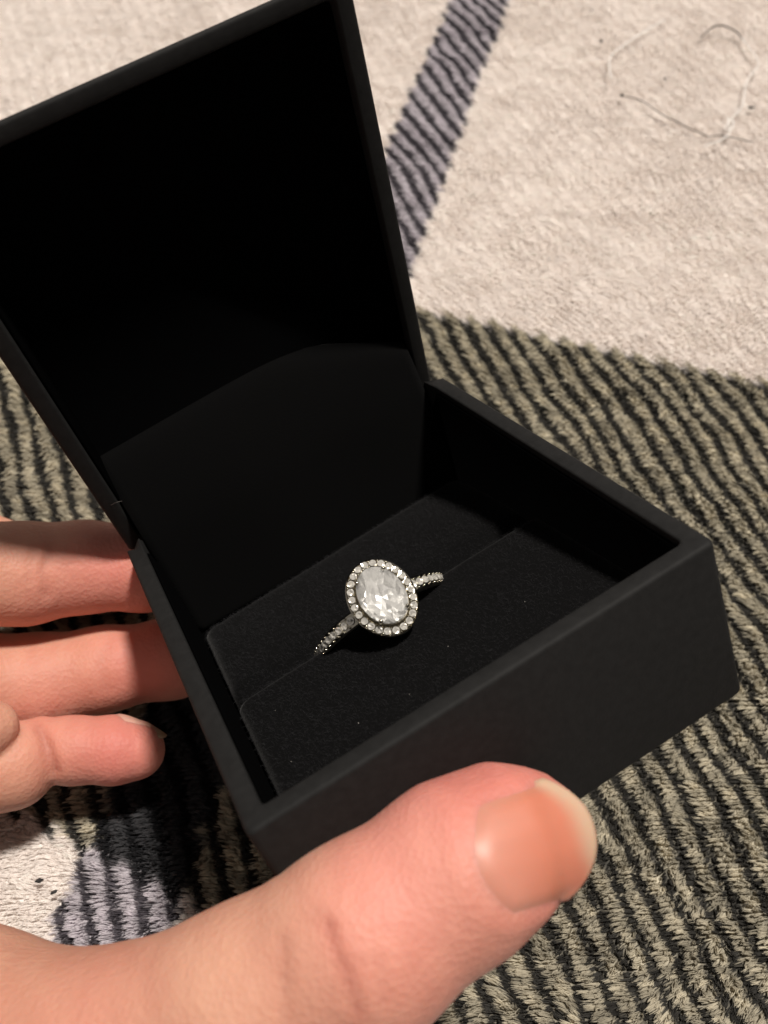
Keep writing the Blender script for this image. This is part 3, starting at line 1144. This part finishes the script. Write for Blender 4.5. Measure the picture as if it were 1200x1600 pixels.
# ------------------------------------------------------------------ small things on the blanket and the box
def tube(name, pts, r, mat, parent=None, n=6, taper=True):
    pts = [Vector(p) for p in pts]
    # smooth the polyline (Catmull-Rom)
    P = []
    for i in range(len(pts) - 1):
        p0, p1, p2, p3 = pts[max(i - 1, 0)], pts[i], pts[i + 1], pts[min(i + 2, len(pts) - 1)]
        for k in range(5):
            t = k / 5
            P.append(.5 * ((2 * p1) + (p2 - p0) * t + (2 * p0 - 5 * p1 + 4 * p2 - p3) * t * t + (3 * p1 - p0 - 3 * p2 + p3) * t ** 3))
    P.append(pts[-1])
    V, F = [], []
    for i, p in enumerate(P):
        tg = (P[min(i + 1, len(P) - 1)] - P[max(i - 1, 0)]).normalized()
        a = tg.cross(Vector((0, 0, 1)))
        if a.length < .1:
            a = tg.cross(Vector((0, 1, 0)))
        a.normalize(); b = tg.cross(a)
        rr = r * (.35 if taper and i in (0, len(P) - 1) else 1)
        for k in range(n):
            w = 2 * math.pi * k / n
            V.append(p + (a * math.cos(w) + b * math.sin(w)) * rr)
    for i in range(len(P) - 1):
        for k in range(n):
            F.append((i * n + k, i * n + (k + 1) % n, (i + 1) * n + (k + 1) % n, (i + 1) * n + k))
    F.append(tuple(reversed(range(n)))); F.append(tuple(range((len(P) - 1) * n, len(P) * n)))
    return link_mesh(name, V, F, mat, parent)
def bl(px, py, z=0.9):
    return Vector(on_blanket(px, py, z) * MM)

thr = tube('loose_thread', [bl(975, 150), bl(1002, 157), bl(1030, 176), bl(1060, 192), bl(1090, 206), bl(1108, 213), bl(1126, 211), bl(1140, 214), bl(1178, 222)], .00016, M_darkthread)
tag(thr, 'thin brown thread lying straight across the cream blanket from a dark speck', 'thread')
t2 = tube('loose_thread', [bl(1158, 58, 1.6), bl(1172, 76, 1.8), bl(1183, 92, 2.2), bl(1184, 104, 2.6), bl(1168, 124, 2.6), bl(1164, 142, 2.4), bl(1160, 165, 2.4), bl(1148, 180, 2.2), bl(1136, 194, 2.2), bl(1133, 201, 2.0), bl(1142, 203, 2.4), bl(1146, 190, 2.6), bl(1137, 185, 2.4),
           bl(1140, 206, 2.2), bl(1128, 218, 2.2), bl(1112, 224, 2.0), bl(1100, 229, 2.0)], .00017, M_thread)
tag(t2, 'clear glossy thread with a looped knot on the cream blanket', 'thread')
t3 = tube('loose_thread', [bl(1095, 59), bl(1106, 48, 1.6), bl(1120, 40, 2), bl(1136, 42, 2), bl(1152, 51, 1.6), bl(1160, 62, 1.4)], .00026, M_darkthread)
tag(t3, 'short dark curved fibre arching above the looped clear thread', 'thread')
t4 = tube('loose_thread', [bl(1040, 30, 1.2), bl(1005, 50, 1.4), bl(975, 70, 1.4), bl(957, 84, 1.6), bl(952, 96, 2.2), bl(953, 110, 2.6), bl(955, 124, 2.2)], .00019, M_thread)
tag(t4, 'faint white thread curving down left of the dark curved fibre', 'thread')

def speck(px, py, lx, ly, ang, label, grp='dark specks of lint on the blanket', z=1.0):
    p = bl(px, py, z)
    bm = bmesh.new()
    bmesh.ops.create_icosphere(bm, subdivisions=2, radius=1)
    for v in bm.verts:
        k = 1 + .25 * math.sin(v.co.x * 5 + px) * math.cos(v.co.y * 4 + py)
        v.co = Vector((v.co.x * lx * k, v.co.y * ly * k, v.co.z * min(lx, ly) * .8 * k)) * MM
    me = bpy.data.meshes.new('lint_speck')
    bm.to_mesh(me); bm.free()
    me.materials.append(M_lint)
    o = bpy.data.objects.new('lint_speck', me)
    COL.objects.link(o)
    o.location = p
    o.rotation_euler = (0, 0, math.radians(ang))
    tag(o, label, 'lint', grp)
speck(1039, 123, .40, .72, 0, 'oval dark speck of lint between the two loose threads on cream')
speck(1174, 168, 1.1, .45, 0, 'long dark speck of lint right of the looped clear thread')
speck(972, 149, .62, .62, 40, 'round dark speck at the left end of the brown thread')
speck(939, 64, .55, .6, 0, 'round dark speck of lint above the curved white thread')
speck(956, 86, .5, .3, 20, 'faint dark speck just above the curved white thread')
speck(924, 16, .35, .35, 0, 'smallest dark speck of lint near the top of the blanket')
speck(61, 1376, .75, .38, 15, 'larger dark speck on the cream patch above the thumb web')
speck(84, 1394, .62, .28, 25, 'smaller dark speck on the cream patch beside the purple ribs')

DV, DF = [], []
bead_V, bead_F = [], []
for (qx, qy, yy) in ((727, 769, 66), (612, 860, 60), (430, 1110, 30), (560, 1130, 22), (668, 1160, 14), (395, 1030, 55), (820, 940, 20), (640, 1085, 18), (505, 900, 62), (700, 1010, 24), (455, 1190, 12)):
    # small pale dust on the cushion
    q = TB + RB @ on_box_plane(qx, qy, 2, cushion_z(yy) + .25 + (qx - 350) / 500 * 1.6)
    ball(c2w(q), float(rng.uniform(.03, .06)), 6, 4)
dust = link_mesh('dust', np.array(bead_V) * MM, bead_F, M_fluff)
dust['kind'] = 'stuff'
# a stray fibre on the hinge side of the box, a scrap of loose skin under the thumb nail
f1 = tube('stray_fibre', [c2w(TB + RB @ on_box_plane(172, 790, 1, D - 3.)) * MM, c2w(TB + RB @ on_box_plane(182, 785, 1, D - 4.)) * MM, c2w(TB + RB @ on_box_plane(191, 783, 1, D - 4.)) * MM], .000035, M_darkthread)
tag(f1, 'single stray fibre caught at the left end of the box hinge', 'fibre')
print('tris', sum(len(o.data.polygons) for o in sc.objects if o.type == 'MESH') * 2)
